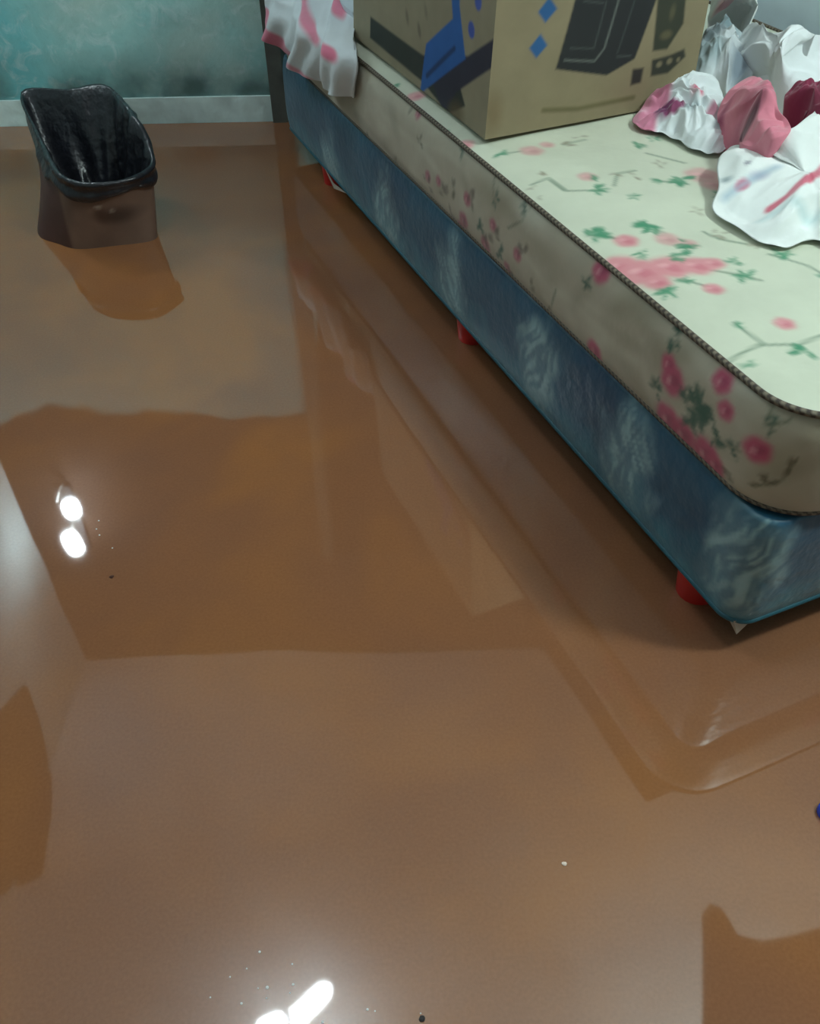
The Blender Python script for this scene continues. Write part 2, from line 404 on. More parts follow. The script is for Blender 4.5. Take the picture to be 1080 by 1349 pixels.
# mattress
MH, MF = -2.52, -0.548
mt = empty('mattress', 'cream floral mattress with pink roses and green leaves lying on the blue bed base', 'mattress')
mt.location = bed(-1.5, 0.45, ZB1)
CRE = (204, 208, 188)
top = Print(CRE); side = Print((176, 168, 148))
PK = (212, 140, 146); PKD = (196, 96, 114); GR = (58, 138, 102); GRD = (44, 88, 72); BR = (132, 122, 100); STM = (112, 134, 112)
def sc(x, y, z=0.556): return px2m(x, y, onz(x, y, z))
def tl(x, y): return uv(x, y, 0.556)
def rose(P, c, r, colr=PK, dark=PKD):
    P.ell(c, r, r*0.9, 0.3, colr, 0.008, 0.95, 0.07)
    P.ell(c, r*1.18, r*1.1, 0.3, colr, r*0.5, 0.45)
    P.ell((c[0]+r*0.2, c[1]+r*0.1), r*0.45, r*0.35, 0.6, dark, 0.006, 0.55)
    P.ell((c[0]-r*0.3, c[1]-r*0.2), r*0.3, r*0.2, 1.2, (232, 176, 180), 0.005, 0.5)
def leaf(P, c, ln, rot, colr=GR, a=0.9):
    P.ell(c, ln*0.55, ln*0.26, rot, colr, 0.004, a)
rnd = random.Random(4)
def sprig(P, c, r, n, colr=GR, a=0.85):
    for k in range(n):
        t = rnd.uniform(0, 6.28); q = r*rnd.uniform(0.25, 0.9)
        leaf(P, (c[0]+q*math.cos(t), c[1]+q*math.sin(t)), r*rnd.uniform(0.55, 0.9), t+rnd.uniform(-0.6, 0.6), colr, a)
# stems on the top
for pts in (((700, 246), (722, 240), (746, 258), (790, 258)), ((742, 257), (725, 243)), ((808, 252), (812, 236), (835, 232)), ((905, 250), (870, 246)),
            ((965, 432), (1003, 458), (962, 474), (940, 486)), ((1000, 460), (1050, 460), (1082, 448)), ((895, 374), (935, 386)), ((930, 362), (975, 370), (1000, 378)),
            ((925, 312), (945, 322), (980, 330)), ((1010, 345), (1060, 360), (1082, 372)), ((740, 196), (770, 190)), ((655, 208), (690, 204)), ((850, 210), (900, 222)),
            ((775, 312), (800, 316), (818, 322)), ((845, 300), (872, 314))):
    top.line([tl(*p) for p in pts], 0.005, STM, 0.004, 0.8)
for x, y, r in ((816, 352, 24), (846, 362, 28), (882, 358, 26), (916, 357, 22), (938, 354, 14), (824, 323, 15), (866, 376, 16), (938, 388, 13), (1031, 434, 13)):
    rose(top, tl(x, y), r*sc(x, y))
for x, y, r in ((924, 238, 22), (938, 250, 16), (700, 204, 15), (773, 240, 12), (878, 322, 16), (905, 328, 12), (720, 196, 9), (1042, 620, 9)):
    rose(top, tl(x, y), r*sc(x, y), (206, 166, 160), (190, 128, 132))
for x, y, r, n in ((659, 206, 10, 3), (839, 198, 11, 4), (788, 256, 14, 5), (780, 243, 9, 3), (893, 244, 17, 7), (866, 244, 9, 3), (852, 306, 17, 7), (785, 314, 17, 7),
                   (903, 330, 14, 6), (898, 344, 14, 5), (842, 340, 10, 4), (879, 389, 12, 9), (965, 353, 9, 3), (980, 371, 14, 4), (1055, 466, 17, 5), (985, 482, 8, 3),
                   (967, 435, 8, 3), (900, 377, 9, 3), (1082, 376, 12, 4), (835, 268, 9, 3), (1030, 345, 14, 5), (860, 190, 9, 3), (945, 262, 9, 3)):
    sprig(top, tl(x, y), 1.15*r*sc(x, y), n+3)
for x, y, r, n in ((740, 196, 16, 4), (718, 236, 12, 3), (765, 186, 10, 3), (700, 250, 8, 3), (943, 316, 15, 5), (836, 240, 12, 3), (710, 262, 8, 2), (1000, 330, 16, 4), (870, 224, 12, 4), (915, 285, 12, 4), (812, 235, 10, 3)):
    sprig(top, tl(x, y), r*sc(x, y), n, BR, 0.6)
# repeat further up the mattress, where box and bedding mostly hide it, and along the strip left of the box
for (x, y) in ((548, 128), (612, 190), (498, 62)):
    rose(top, tl(x, y), 12*sc(x, y), (216, 160, 160)); sprig(top, tl(x-22, y-16), 10*sc(x, y), 4)
for k in range(14):
    c = (rnd.uniform(-2.4, -1.5), rnd.uniform(0.1, 0.85)); rose(top, c, 0.022); sprig(top, (c[0]+0.05, c[1]+0.02), 0.03, 5)
for k in range(6):
    c = (rnd.uniform(-0.95, -0.6), rnd.uniform(0.42, 0.85)); rose(top, c, 0.024); sprig(top, (c[0]+0.05, c[1]+0.02), 0.03, 5)
# the side band
def sl(x, y): return onv(x, y, -0.008)
def ss(x, y):
    u, z = sl(x, y); return px2m(x, y, bed(u, 0, z))
SPK = (186, 76, 108); SPD = (140, 48, 78)
def swirl(pts, wd=0.010, c=(192, 188, 168), a=0.55): side.line([sl(*p) for p in pts], wd, c, 0.014, a)
swirl(((505, 150), (540, 180), (560, 200), (590, 240))); swirl(((560, 190), (590, 200), (620, 232)))
swirl(((690, 330), (720, 372), (760, 400), (800, 440)), 0.014); swirl(((770, 395), (820, 430), (850, 450)), 0.012); swirl(((800, 450), (850, 480), (862, 540)), 0.014)
swirl(((940, 500), (1000, 520), (1060, 560)), 0.012, (206, 206, 190)); swirl(((720, 400), (745, 440), (790, 500)), 0.02, (196, 190, 166), 0.5)
side.line([sl(*p) for p in ((470, 150), (600, 300), (700, 420), (860, 560), (900, 590))], 0.012, (120, 108, 84), 0.02, 0.55)
for pts in (((700, 260), (690, 290), (672, 300)), ((648, 232), (652, 262)), ((1012, 520), (1005, 560), (1030, 562)), ((945, 580), (975, 592)), ((735, 382), (728, 402)), ((985, 640), (1020, 645), (1040, 625)), ((905, 590), (860, 610))):
    side.line([sl(*p) for p in pts], 0.0045, (104, 112, 90), 0.004, 0.8)
for k in range(90):
    side.ell((rnd.uniform(MH, MF+0.4), rnd.uniform(0.41, 0.55)), rnd.uniform(0.02, 0.06), rnd.uniform(0.006, 0.018), rnd.uniform(-0.9, 0.9), rnd.choice(((198, 194, 174), (150, 140, 116), (204, 202, 184), (134, 124, 100))), 0.02, 0.4)
for x, y, r in ((889, 500, 17), (884, 478, 10), (880, 552, 18), (900, 572, 18), (930, 598, 19), (942, 612, 14), (995, 592, 15), (959, 540, 11), (951, 503, 13), (783, 462, 12),
                (684, 335, 10), (652, 296, 9), (640, 322, 12), (605, 300, 10), (618, 262, 10), (612, 290, 12), (790, 357, 13), (580, 238, 7), (668, 352, 8), (548, 150, 7), (566, 232, 8)):
    rose(side, sl(x, y), (1.3 if x > 770 else 0.95)*r*ss(x, y), SPK if x > 770 else (166, 88, 104), SPD if x > 770 else (116, 52, 66))
    if x < 770: sprig(side, (sl(x, y)[0]+rnd.uniform(-.03, .03), sl(x, y)[1]+rnd.uniform(-.02, .02)), 0.022, 5, (92, 82, 70), 0.6)
for x, y, r, n in ((925, 538, 22, 14), (928, 537, 14, 8), (868, 510, 12, 6), (910, 560, 12, 5), (888, 442, 17, 7), (948, 578, 14, 5), (970, 590, 10, 4), (905, 520, 12, 5),
                   (635, 300, 10, 6), (607, 196, 10, 4), (660, 330, 11, 5), (690, 275, 9, 3), (1010, 562, 11, 4), (1020, 530, 9, 3), (775, 372, 10, 4), (655, 262, 8, 4)):
    sprig(side, sl(x, y), 1.25*r*ss(x, y), n+2, GRD, 0.85)
for x, y, r, n in ((1000, 640, 20, 5), (1030, 632, 18, 5), (960, 620, 13, 5), (817, 516, 16, 5), (780, 480, 18, 5), (555, 186, 12, 4), (600, 250, 14, 5), (700, 380, 14, 4), (725, 405, 10, 3), (480, 180, 14, 5), (520, 215, 14, 5)):
    sprig(side, sl(x, y), r*ss(x, y), n, (92, 88, 66), 0.7)
for k in range(12):
    c = (MF+rnd.uniform(0.15, 0.85), rnd.uniform(0.43, 0.53)); rose(side, c, 0.018, SPK, SPD); sprig(side, (c[0]+0.04, c[1]), 0.025, 6, GRD)
V, Fc, T = slab(MH, MF, BW, ZB1+0.003, ZM1, 0.085, 0.0045, 30, 0.012, crown=0.012)
T = np.array(T); per = np.where(T[:, 5] == 0, T[:, 1], MF+T[:, 2])
Ct = top.ev(T[:, 1], T[:, 2]); Cs = side.ev(per, T[:, 3])
C = np.where(T[:, :1] == 0, Ct, Cs)
tick = mat('floral_ticking', rough=0.5, attr=True, sheen=0.2, mottle=0.05, bump=0.12, bscale=35)
keep(link('mattress_cover', V, Fc, tick, colors=C), mt)
def piping(z, rc, off, L0, L1):
    P = outline(L0, L1, BW, z, rc, off, 0.0025); V, Fc = tube_mesh(P, 0.0042, 8, True)
    dkc, ltc = np.array(lin((58, 48, 42))), np.array(lin((118, 108, 92)))
    k = np.arange(len(V)); s = (k//8+(k % 8)*0.35) % 4 < 2
    Cc = np.where(s[:, None], dkc, ltc)
    return link('piping', V, Fc, mat('stitched_piping', rough=0.7, attr=True), colors=Cc)
keep(piping(ZM1+0.002, 0.085, 0.002, MH, MF), mt); keep(piping(ZB1+0.010, 0.085, 0.003, MH, MF), mt)

# ------------------------------------------------------------------ cardboard box
bx = empty('cardboard_box', 'brown cardboard appliance box with black pictures and blue diamonds on the mattress', 'box')
BU0, BU1, BV0, BV1, BH = -2.02, -1.388, 0.026, 0.445, 0.42
ZT = ZM1+0.017
bx.location = bed(-1.7, 0.23, ZT)
def boxface(getp, n1, n2, pr, name):
    pass
CB = (148, 134, 106); INK = (40, 42, 44); NAVY = (44, 42, 58); BLU = (38, 92, 160); DIA = (44, 96, 150)
fr = Print(CB); sd = Print((144, 134, 110))
def fl(x, y): return onu(x, y, BU1)
def ll(x, y): return onv(x, y, BV0)
# front: picture of the appliance, icons, text line
fr.poly([fl(*p) for p in ((752, -18), (727, 90), (795, 98), (832, 76), (868, -30))], INK, 0.004)
fr.line([fl(*p) for p in ((738, 78), (778, 79), (790, 62), (806, 0), (810, -20))], 0.0035, (120, 124, 118), 0.003, 0.7)
fr.line([fl(*p) for p in ((745, 62), (776, 62), (790, 0))], 0.0025, (86, 90, 88), 0.003, 0.6)
fr.line([fl(*p) for p in ((760, 0), (786, 2))], 0.0025, (86, 90, 88), 0.003, 0.6)
fr.line([fl(*p) for p in ((808, 73), (826, 72))], 0.003, (90, 94, 92), 0.003, 0.6)
fr.line([fl(*p) for p in ((808, 68), (828, 0), (832, -20))], 0.003, (70, 74, 74), 0.003, 0.8)
fr.poly([fl(*p) for p in ((862, -25), (856, 66), (876, 64), (898, 30), (902, -25))], (58, 60, 48), 0.005)
fr.ell(fl(874, 45), 0.012, 0.007, 0, (104, 96, 70), 0.006, 0.8); fr.ell(fl(882, 15), 0.006, 0.012, 0, (96, 92, 68), 0.006, 0.7)
fr.poly([fl(*p) for p in ((856, 78), (855, 100), (878, 96), (902, 74), (900, 64), (880, 72))], (58, 58, 50), 0.005)
fr.ell(fl(866, 84), 0.006, 0.005, 0, CB, 0.004, 0.8); fr.ell(fl(880, 80), 0.006, 0.005, 0, CB, 0.004, 0.8); fr.ell(fl(892, 78), 0.004, 0.004, 0, CB, 0.003, 0.7)
fr.poly([fl(*p) for p in ((830, 90), (828, 112), (842, 108), (845, 88))], (52, 48, 46), 0.005)
fr.line([fl(*p) for p in ((714, 145), (760, 143), (833, 128))], 0.008, (100, 92, 58), 0.006, 0.8)
for (x, y, s_q) in ((713, 12, 17), (703, 60, 16), (722, -34, 17)):
    fr.poly([fl(x+s_q*0.1, y-s_q), fl(x+s_q*0.72, y-s_q*0.1), fl(x-s_q*0.15, y+s_q), fl(x-s_q*0.75, y+s_q*0.2)], DIA, 0.004)
# left side: dark chevron, blue tag shape, ticks
sd.poly([ll(*p) for p in ((487, 22), (487, 50), (557, 108), (590, 150), (612, 140), (600, 96), (556, 72))], (46, 52, 46), 0.005)
sd.poly([ll(*p) for p in ((556, 74), (585, 150), (600, 122), (666, 74), (668, 34), (655, 44), (614, 74))], NAVY, 0.005)
sd.poly([ll(*p) for p in ((652, -60), (655, 0), (665, 40), (676, 20), (682, -60))], (50, 44, 50), 0.004)
sd.poly([ll(*p) for p in ((586, -60), (592, 2), (594, 25), (561, 58), (553, 124), (611, 78), (602, 10), (599, -60))], BLU, 0.004)
sd.line([ll(*p) for p in ((562, 100), (597, 64))], 0.009, (24, 52, 92), 0.005, 0.9)
for (x, y) in ((624, 3), (617, 40)): sd.ell(ll(x, y), 0.011, 0.013, 0.5, (64, 84, 160), 0.004)
for (x, y, g_) in ((536, 22, 0.6), (560, 14, 0.4), (552, 40, 0.7)): sd.ell(ll(x, y), 0.007, 0.013, 0.4, (96, 88, 74), 0.006, g_)
sd.ell(ll(600, 150), 0.03, 0.02, 0.3, (96, 78, 50), 0.02, 0.7); fr.ell(fl(648, 150), 0.015, 0.03, 0.1, (118, 94, 60), 0.02, 0.5)
cbm = mat('printed_cardboard', rough=0.75, attr=True, mottle=0.07, scale=20)
V = []; Fc = []; CC = []
def panel(fn, pr, ua, ub, va, vb, n1, n2):
    b0 = len(V); A = []; B = []
    for i in range(n1+1):
        for j in range(n2+1):
            a = ua+(ub-ua)*i/n1; b = va+(vb-va)*j/n2; V.append(fn(a, b)); A.append(a); B.append(b)
    CC.append(pr.ev(np.array(A), np.array(B)) if pr else np.tile(np.array(lin(CB)), (len(A), 1)))
    for i in range(n1):
        for j in range(n2):
            q = b0+i*(n2+1)+j; Fc.append((q, q+1, q+n2+2, q+n2+1))
def wob(z): return 0.012*math.sin((z-ZT)/BH*math.pi)
panel(lambda v_, z: bed(BU1+wob(z)*math.sin(math.pi*(v_-BV0)/(BV1-BV0)), v_+0.05*(z-ZT)*(BV1-v_)/(BV1-BV0), z), fr, BV0, BV1, ZT, ZT+BH, 150, 150)
panel(lambda u_, z: bed(u_, BV0+0.05*(z-ZT)-wob(z)*0.6*math.sin(math.pi*(u_-BU0)/(BU1-BU0)), z), sd, BU0, BU1, ZT, ZT+BH, 200, 150)
panel(lambda v_, z: bed(BU0, v_+0.05*(z-ZT)*(BV1-v_)/(BV1-BV0), z), None, BV0, BV1, ZT, ZT+BH, 8, 8)
panel(lambda u_, z: bed(u_, BV1, z), None, BU0, BU1, ZT, ZT+BH, 8, 8)
panel(lambda u_, v_: bed(u_, v_, ZT), None, BU0, BU1, BV0, BV1, 4, 4)
keep(link('box_body', V, Fc, cbm, colors=np.vstack(CC)), bx)
plain = mat('plain_cardboard', CB, 0.8)
um = (BV0+BV1)/2
for a, b in ((BV0+0.05*BH, um-0.002), (um+0.002, BV1)):
    v, f = prism([b2(BU0, a), b2(BU1, a), b2(BU1, b), b2(BU0, b)], ZT+BH, ZT+BH+0.005)
    keep(link('box_flap', v, f, plain, smooth=False), bx)

# ------------------------------------------------------------------ crumpled cloths
def mound(name, label, cat, rim, cen, bulge, amp, freq, seed, pr, material, floor=None, group=None, nth=200, nr=46, skirt=True):
    """cloth heaped inside a rim of points (world), folds from ridged noise"""
    fz = floor if floor is not None else ZT-0.001
    R_ = catmull(rim, nth); cen = np.array(cen, float); V = []; Fc = []
    for j in range(nr+1):
        r = j/nr
        for i in range(nth):
            p = cen*(1-r)+R_[i]*r
            h = bulge*(1-r*r)
            q = Vector((p[0]*freq+seed*7.3, p[1]*freq, seed*3.1))
            q2 = q+Vector((noise.noise(q*0.7), noise.noise(q*0.7+Vector((5, 2, 1))), 0))*0.9
            rd = noise.ridged_multi_fractal(q2, 0.9, 2.1, 3, 0.95, 1.8)-0.9
            fall = min(1, (1-r)*5+0.12)
            cr = 1-abs(noise.noise(q2*2.6+Vector((3, 1, 7))))*4
            z = p[2]+h+amp*rd*fall+amp*0.22*cr*fall
            dx = noise.noise(q*1.4+Vector((9, 0, 0)))*0.012; dy = noise.noise(q*1.4+Vector((0, 9, 0)))*0.012
            lowest = fz+0.004+0.003*(0.5+0.5*math.sin(i*0.5))
            V.append((p[0]+dx, p[1]+dy, max(z, lowest)))
        if j: Fc += [((j-1)*nth+i, (j-1)*nth+(i+1) % nth, j*nth+(i+1) % nth, j*nth+i) for i in range(nth)]
    if skirt:
        n0 = len(V)
        for s_k, (ins, zf) in enumerate(((0.012, 0.55), (0.03, 0.0))):
            for i in range(nth):
                x, y, z = V[nr*nth+i]; d = np.array([cen[0]-x, cen[1]-y]); d = d/(np.linalg.norm(d)+1e-9)
                V.append((x+d[0]*ins, y+d[1]*ins, fz+(z-fz)*zf))
            o_ = n0+s_k*nth; pr_ = nr*nth if s_k == 0 else n0
            Fc += [(pr_+i, pr_+(i+1) % nth, o_+(i+1) % nth, o_+i) for i in range(nth)]
    A = np.array(V); uvs = A[:, :2]@BD, A[:, :2]@BN-BO
    o = link(name, V, Fc, material, colors=pr.ev(*uvs))
    return tag(o, label, cat, group)
clothm = mat('printed_cotton', rough=0.85, attr=True, sheen=0.3, mottle=0.04, bump=0.15, bscale=50)
WH = (222, 228, 228)
def R3(*pts): return [onz(*p) for p in pts]
def ci(x, y, z): return uv(x, y, z)
# pale sheet heaped against the wall
pr = Print((226, 230, 232)); pr.ell(ci(1062, 22, .66), 0.05, 0.02, 0.3, (180, 196, 208), 0.03, 0.5)
pr.line([ci(*p) for p in ((1010, 50, .66), (1030, 44, .66), (1048, 38, .66))], 0.02, (150, 160, 170), 0.02, 0.6)
mound('bed_sheet', 'plain white sheet bunched against the pale blue wall behind the pink cloth', 'sheet',
      R3((992, 30, .66), (1016, 44, .68), (1050, 36, .70), (1072, 46, .70), (1110, 60, .66), (1120, 110, .62), (1085, 130, .62), (1033, 142, .60), (1006, 112, .60), (985, 98, .60), (966, 68, .62), (975, 45, .64)),
      onz(1030, 88, .66), 0.02, 0.020, 9, 3, pr, clothm)
# white and grey t-shirt at the back next to the box
pr = Print((214, 220, 224)); pr.ell(ci(940, 55, .62), 0.05, 0.03, 0.5, (120, 146, 156), 0.03, 0.9); pr.ell(ci(925, 78, .62), 0.03, 0.04, 0.5, (140, 160, 166), 0.02, 0.8)
pr.ell(ci(975, 86, .62), 0.02, 0.05, 0.8, (92, 108, 122), 0.02, 0.85); pr.ell(ci(952, 42, .62), 0.02, 0.012, 0, (92, 104, 110), 0.015, 0.8); pr.ell(ci(935, 66, .62), 0.018, 0.03, 0.2, (74, 92, 100), 0.015, 0.8)
mound('grey_shirt', 'crumpled grey and white shirt lying between the box and the white sheet', 'shirt',
      R3((926, 40, .63), (945, 30, .64), (968, 34, .65), (984, 52, .63), (974, 66, .62), (994, 96, .61), (975, 112, .60), (955, 124, .59), (935, 112, .59), (912, 100, .60), (918, 70, .62)),
      onz(950, 76, .62), 0.025, 0.024, 14, 5, pr, clothm)
# small white towel at the top of the heap
pr = Print((228, 232, 232)); pr.ell(ci(955, 2, .68), 0.02, 0.012, 0.4, (214, 140, 160), 0.015, 0.8)
mound('white_towel', 'small white towel with a pink mark behind the grey shirt, beside the box', 'towel',
      R3((932, 26, .64), (936, 4, .66), (945, -20, .68), (985, -24, .70), (998, 2, .69), (992, 20, .66), (965, 32, .63), (945, 32, .63)),
      onz(962, 6, .68), 0.02, 0.016, 14, 8, pr, clothm)
# pink printed sheet bundle next to the box
pr = Print((218, 224, 226)); pr.poly([ci(*p) for p in ((826, 165, .57), (850, 118, .60), (886, 100, .64), (884, 130, .62), (866, 150, .59), (862, 185, .57))], (210, 112, 146), 0.01, 0.9)
pr.ell(ci(887, 122, .63), 0.026, 0.014, 0.8, (128, 26, 84), 0.008, 0.95); pr.ell(ci(876, 128, .62), 0.012, 0.018, 0.6, (90, 40, 80), 0.008, 0.7)
pr.ell(ci(921, 112, .64), 0.012, 0.008, 0.4, (206, 70, 110), 0.008, 0.8); pr.ell(ci(941, 132, .63), 0.009, 0.014, 0.4, (150, 30, 80), 0.008, 0.8)
pr.ell(ci(916, 128, .63), 0.016, 0.012, 0.4, (140, 160, 166), 0.012, 0.7); pr.ell(ci(845, 150, .58), 0.01, 0.006, 0.4, (240, 200, 214), 0.01, 0.6)
pr.ell(ci(948, 180, .58), 0.02, 0.005, 1.8, (70, 90, 100), 0.008, 0.8)
mound('patterned_sheet', 'white bundled sheet with pink and magenta print beside the lower corner of the box', 'sheet',
      R3((835, 159, .573), (858, 126, .60), (886, 110, .63), (905, 98, .64), (934, 98, .64), (950, 122, .62), (962, 156, .59), (968, 190, .575), (950, 205, .572), (928, 203, .572), (898, 189, .572), (866, 177, .572), (848, 171, .572)),
      onz(914, 150, .60), 0.022, 0.018, 15, 11, pr, clothm)
# dusty pink cloth
pr = Print((216, 128, 146)); pr.ell(ci(988, 135, .66), 0.022, 0.03, 0.4, (168, 74, 100), 0.02, 0.7); pr.ell(ci(979, 180, .62), 0.013, 0.02, 0.2, (92, 26, 54), 0.01, 0.95)  # dark maroon spot is shadow painted between the folds
pr.ell(ci(950, 150, .62), 0.008, 0.012, 0.2, (150, 40, 84), 0.01, 0.8)
mound('pink_cloth', 'dusty pink cloth folded over in the middle of the laundry heap', 'cloth',
      R3((951, 132, .63), (968, 112, .65), (992, 99, .66), (1010, 110, .67), (1025, 140, .67), (1040, 172, .66), (1012, 186, .65), (992, 192, .63), (976, 186, .62), (962, 168, .61), (944, 156, .61)),
      onz(994, 146, .655), 0.022, 0.020, 11, 14, pr, clothm)
# dark red cloth
pr = Print((126, 34, 66))
mound('maroon_cloth', 'dark maroon cloth with ragged edge lying on the white sheet at right', 'cloth',
      R3((1034, 134, .66), (1040, 116, .67), (1050, 105, .68), (1072, 108, .69), (1100, 104, .69), (1110, 140, .68), (1082, 138, .68), (1060, 146, .66)),
      onz(1068, 124, .685), 0.012, 0.01, 22, 17, pr, clothm)
# big white blanket in front
pr = Print((232, 236, 234))
pr.line([ci(*p) for p in ((1024, 242, .63), (1050, 222, .65), (1082, 200, .66), (1110, 180, .66))], 0.015, (206, 92, 116), 0.006, 0.95)
pr.ell(ci(978, 243, 0.600), 0.010, 0.011, 0.2, (214, 72, 106), 0.006, 0.95); pr.ell(ci(955, 242, 0.590), 0.008, 0.005, 0.2, (90, 120, 130), 0.008, 0.8); pr.ell(ci(981, 229, 0.600), 0.004, 0.004, 0.2, (80, 70, 110), 0.006, 0.8)
pr.ell(ci(998, 240, 0.600), 0.011, 0.008, 0.4, (172, 160, 184), 0.012, 0.8)
pr.line([ci(*p) for p in ((955, 268, .575), (985, 258, .58), (1015, 246, .59))], 0.014, (156, 182, 200), 0.014, 0.7)  # blue-grey lines, here and below, paint shade along the folds
pr.line([ci(*p) for p in ((1000, 300, .575), (1030, 294, .58), (1070, 300, .58))], 0.012, (168, 200, 204), 0.016, 0.6)
mound('white_blanket', 'large white blanket with a red stripe spread over the mattress edge of the heap', 'blanket',
      R3((940, 277, .573), (950, 245, .59), (950, 214, .60), (958, 196, .60), (972, 192, .61), (984, 200, .615), (992, 184, .63), (1010, 172, .65), (1040, 170, .66), (1062, 150, .67), (1100, 128, .67), (1180, 150, .64), (1220, 240, .60), (1200, 320, .573), (1130, 338, .573), (1082, 320, .572), (1056, 325, .572), (1022, 326, .572), (978, 310, .572)),
      onz(1060, 240, .61), 0.022, 0.022, 7, 23, pr, clothm)

# sheet hanging over the side of the bed near the head
def p_on(x, y, v_): u, z = onv(x, y, v_); return np.array(bed(u, v_, z))
rows = [[onz(x, y, .60) for x, y in ((372, -95), (410, -95), (450, -80), (500, -50))],
        [onz(x, y, .588) for x, y in ((356, -30), (396, -12), (432, 8), (464, 30))],
        [p_on(355, 10, -.035), p_on(390, 36, -.05), p_on(424, 60, -.05), p_on(462, 76, -.035)],
        [p_on(350, 44, -.045), p_on(380, 80, -.03), p_on(420, 112, -.04), p_on(460, 130, -.03)]]
NA, NB = 90, 70
cols = [catmull(r, NB, False) for r in rows]
V = []; Fc = []; AB = []
for b in range(NB):
    cc = catmull([c[b] for c in cols], NA, False)
    for a in range(NA):
        s, t = b/(NB-1), a/(NA-1); p = cc[a]
        fo = (0.014*math.sin(s*17+0.8*math.sin(t*3))+0.006*math.sin(s*41+t*4))*(0.25+0.75*t)+0.006*noise.noise((s*6, t*6, 2))
        V.append((p[0]-BN[0]*fo, p[1]-BN[1]*fo, p[2]+fo*0.4*(1-t))); AB.append((s, t))
for b in range(NB-1):
    for a in range(NA-1):
        q = b*NA+a; Fc.append((q, q+1, q+NA+1, q+NA))
AB = np.array(AB)
pr = Print((218, 226, 230))
PKH = (226, 122, 150)
pr.line([(0.0, 0.74), (0.0, 0.90), (0.15, 0.93), (0.30, 1.0)], 0.16, PKH, 0.03); pr.ell((0.02, 0.97), 0.05, 0.04, 0, (120, 30, 60), 0.03)
pr.line([(0.36, 0.2), (0.46, 0.50), (0.55, 0.66)], 0.10, PKH, 0.04, 0.9); pr.ell((0.79, 0.68), 0.08, 0.05, 0.6, PKH, 0.03)
pr.line([(0.42, 0.95), (0.55, 1.0)], 0.06, PKH, 0.03, 0.9); pr.ell((0.8, 0.3), 0.08, 0.05, 0.6, PKH, 0.03); pr.ell((0.15, 0.3), 0.08, 0.06, 0.6, PKH, 0.03)
hs = link('hanging_sheet', V, Fc, clothm, colors=pr.ev(AB[:, 0], AB[:, 1]))
sol = hs.modifiers.new('thickness', 'SOLIDIFY'); sol.thickness = 0.004; sol.offset = 0
tag(hs, 'white sheet with pink blotches hanging down over the blue bed base near the wall', 'sheet')
# grey pillow corner beside it
pr = Print((196, 208, 216)); pr.ell(ci(472, 20, .60), 0.02, 0.01, 0.8, (60, 62, 60), 0.01, 0.9)
mound('pillow', 'pale grey pillow corner between the hanging pink and white sheet and the box', 'pillow',
      R3((462, 20, .60), (470, 22, .60), (484, 20, .60), (490, 6, .61), (492, -30, .62), (486, -60, .62), (450, -70, .62), (440, -20, .62)),
      onz(470, -20, .625), 0.02, 0.006, 10, 31, pr, clothm)

# ------------------------------------------------------------------ waste bin
bn = empty('waste_bin', 'brown waste bin lined with a black bag standing in the water by the back wall', 'waste bin')
bn.location = (-0.74, 2.18, 0)
NT = 160
bottom = catmull(R3((203, 316, W), (150, 324, W), (103, 328, W), (76, 321, W), (52, 311, W), (52, 290, W), (70, 268, W), (120, 266, W), (180, 266, W), (198, 275, W), (204, 298, W)), NT)
rimpx = [(200, 218, .325), (170, 237, .322), (135, 243, .320), (100, 241, .320), (76, 226, .325), (52, 180, .345), (30, 124, .385), (90, 121, .40), (140, 116, .41), (178, 158, .385), (194, 190, .35)]
# start angle match: resample both rings by angle about their centres
def by_angle(ring, n):
    R_ = np.array(ring); c = R_.mean(0); a = np.unwrap(np.arctan2(R_[:, 1]-c[1], R_[:, 0]-c[0]))
    if a[-1] < a[0]: R_ = R_[::-1]; a = np.unwrap(np.arctan2(R_[:, 1]-c[1], R_[:, 0]-c[0]))
    a0 = a[0]; a = a-a0; A2 = np.concatenate([a, [2*math.pi]]); R2 = np.vstack([R_, R_[:1]])
    t = (np.linspace(0, 2*math.pi, n, endpoint=False)-a0) % (2*math.pi)
    return np.stack([np.interp(t, A2, R2[:, k]) for k in range(3)], 1)
Bt = by_angle(bottom, NT); Rm = by_angle(catmull(R3(*rimpx), NT), NT)
def ringmix(t, zoff=0.0, out=0.0):
    P = Bt*(1-t)+Rm*t; c = P.mean(0); d = P-c; d[:, 2] = 0; d /= np.linalg.norm(d, axis=1)[:, None]
    P = P+d*out; P[:, 2] += zoff; return P
def stack(rings, name, material, colors=None, cap=False):
    V = np.vstack(rings); n = len(rings); Fc = []
    for j in range(n-1): Fc += [(j*NT+i, j*NT+(i+1) % NT, (j+1)*NT+(i+1) % NT, (j+1)*NT+i) for i in range(NT)]
    if cap: Fc.append(tuple(range(NT)))
    return link(name, V, Fc, material, colors=colors)
low = Bt.copy(); c = low.mean(0); low[:, :2] = c[:2]+(low[:, :2]-c[:2])*0.93; low[:, 2] = 0.004
rings = [low*(1-k/6)+Bt*(k/6) for k in range(6)]+[ringmix(k/30) for k in range(30)]
V = np.vstack(rings)
C = np.tile(np.array(lin((118, 92, 78))), (len(V), 1))
pr = Print((112, 88, 76))
xx, zz_ = V[:, 0], V[:, 2]
pr.ell((-0.665, 0.235), 0.045, 0.020, 0, (58, 40, 34), 0.02, 0.8); pr.ell((-0.70, 0.24), 0.012, 0.02, 0, (66, 44, 38), 0.015, 0.7)
pr.ell((-0.70, 0.262), 0.008, 0.004, 0, (170, 160, 150), 0.005, 0.7); pr.ell((-0.672, 0.25), 0.005, 0.006, 0, (160, 150, 140), 0.005, 0.6)
pr.poly([(-1.1, 0), (-0.788, 0), (-0.80, 0.4), (-1.1, 0.4)], (74, 46, 44), 0.01, 0.9)
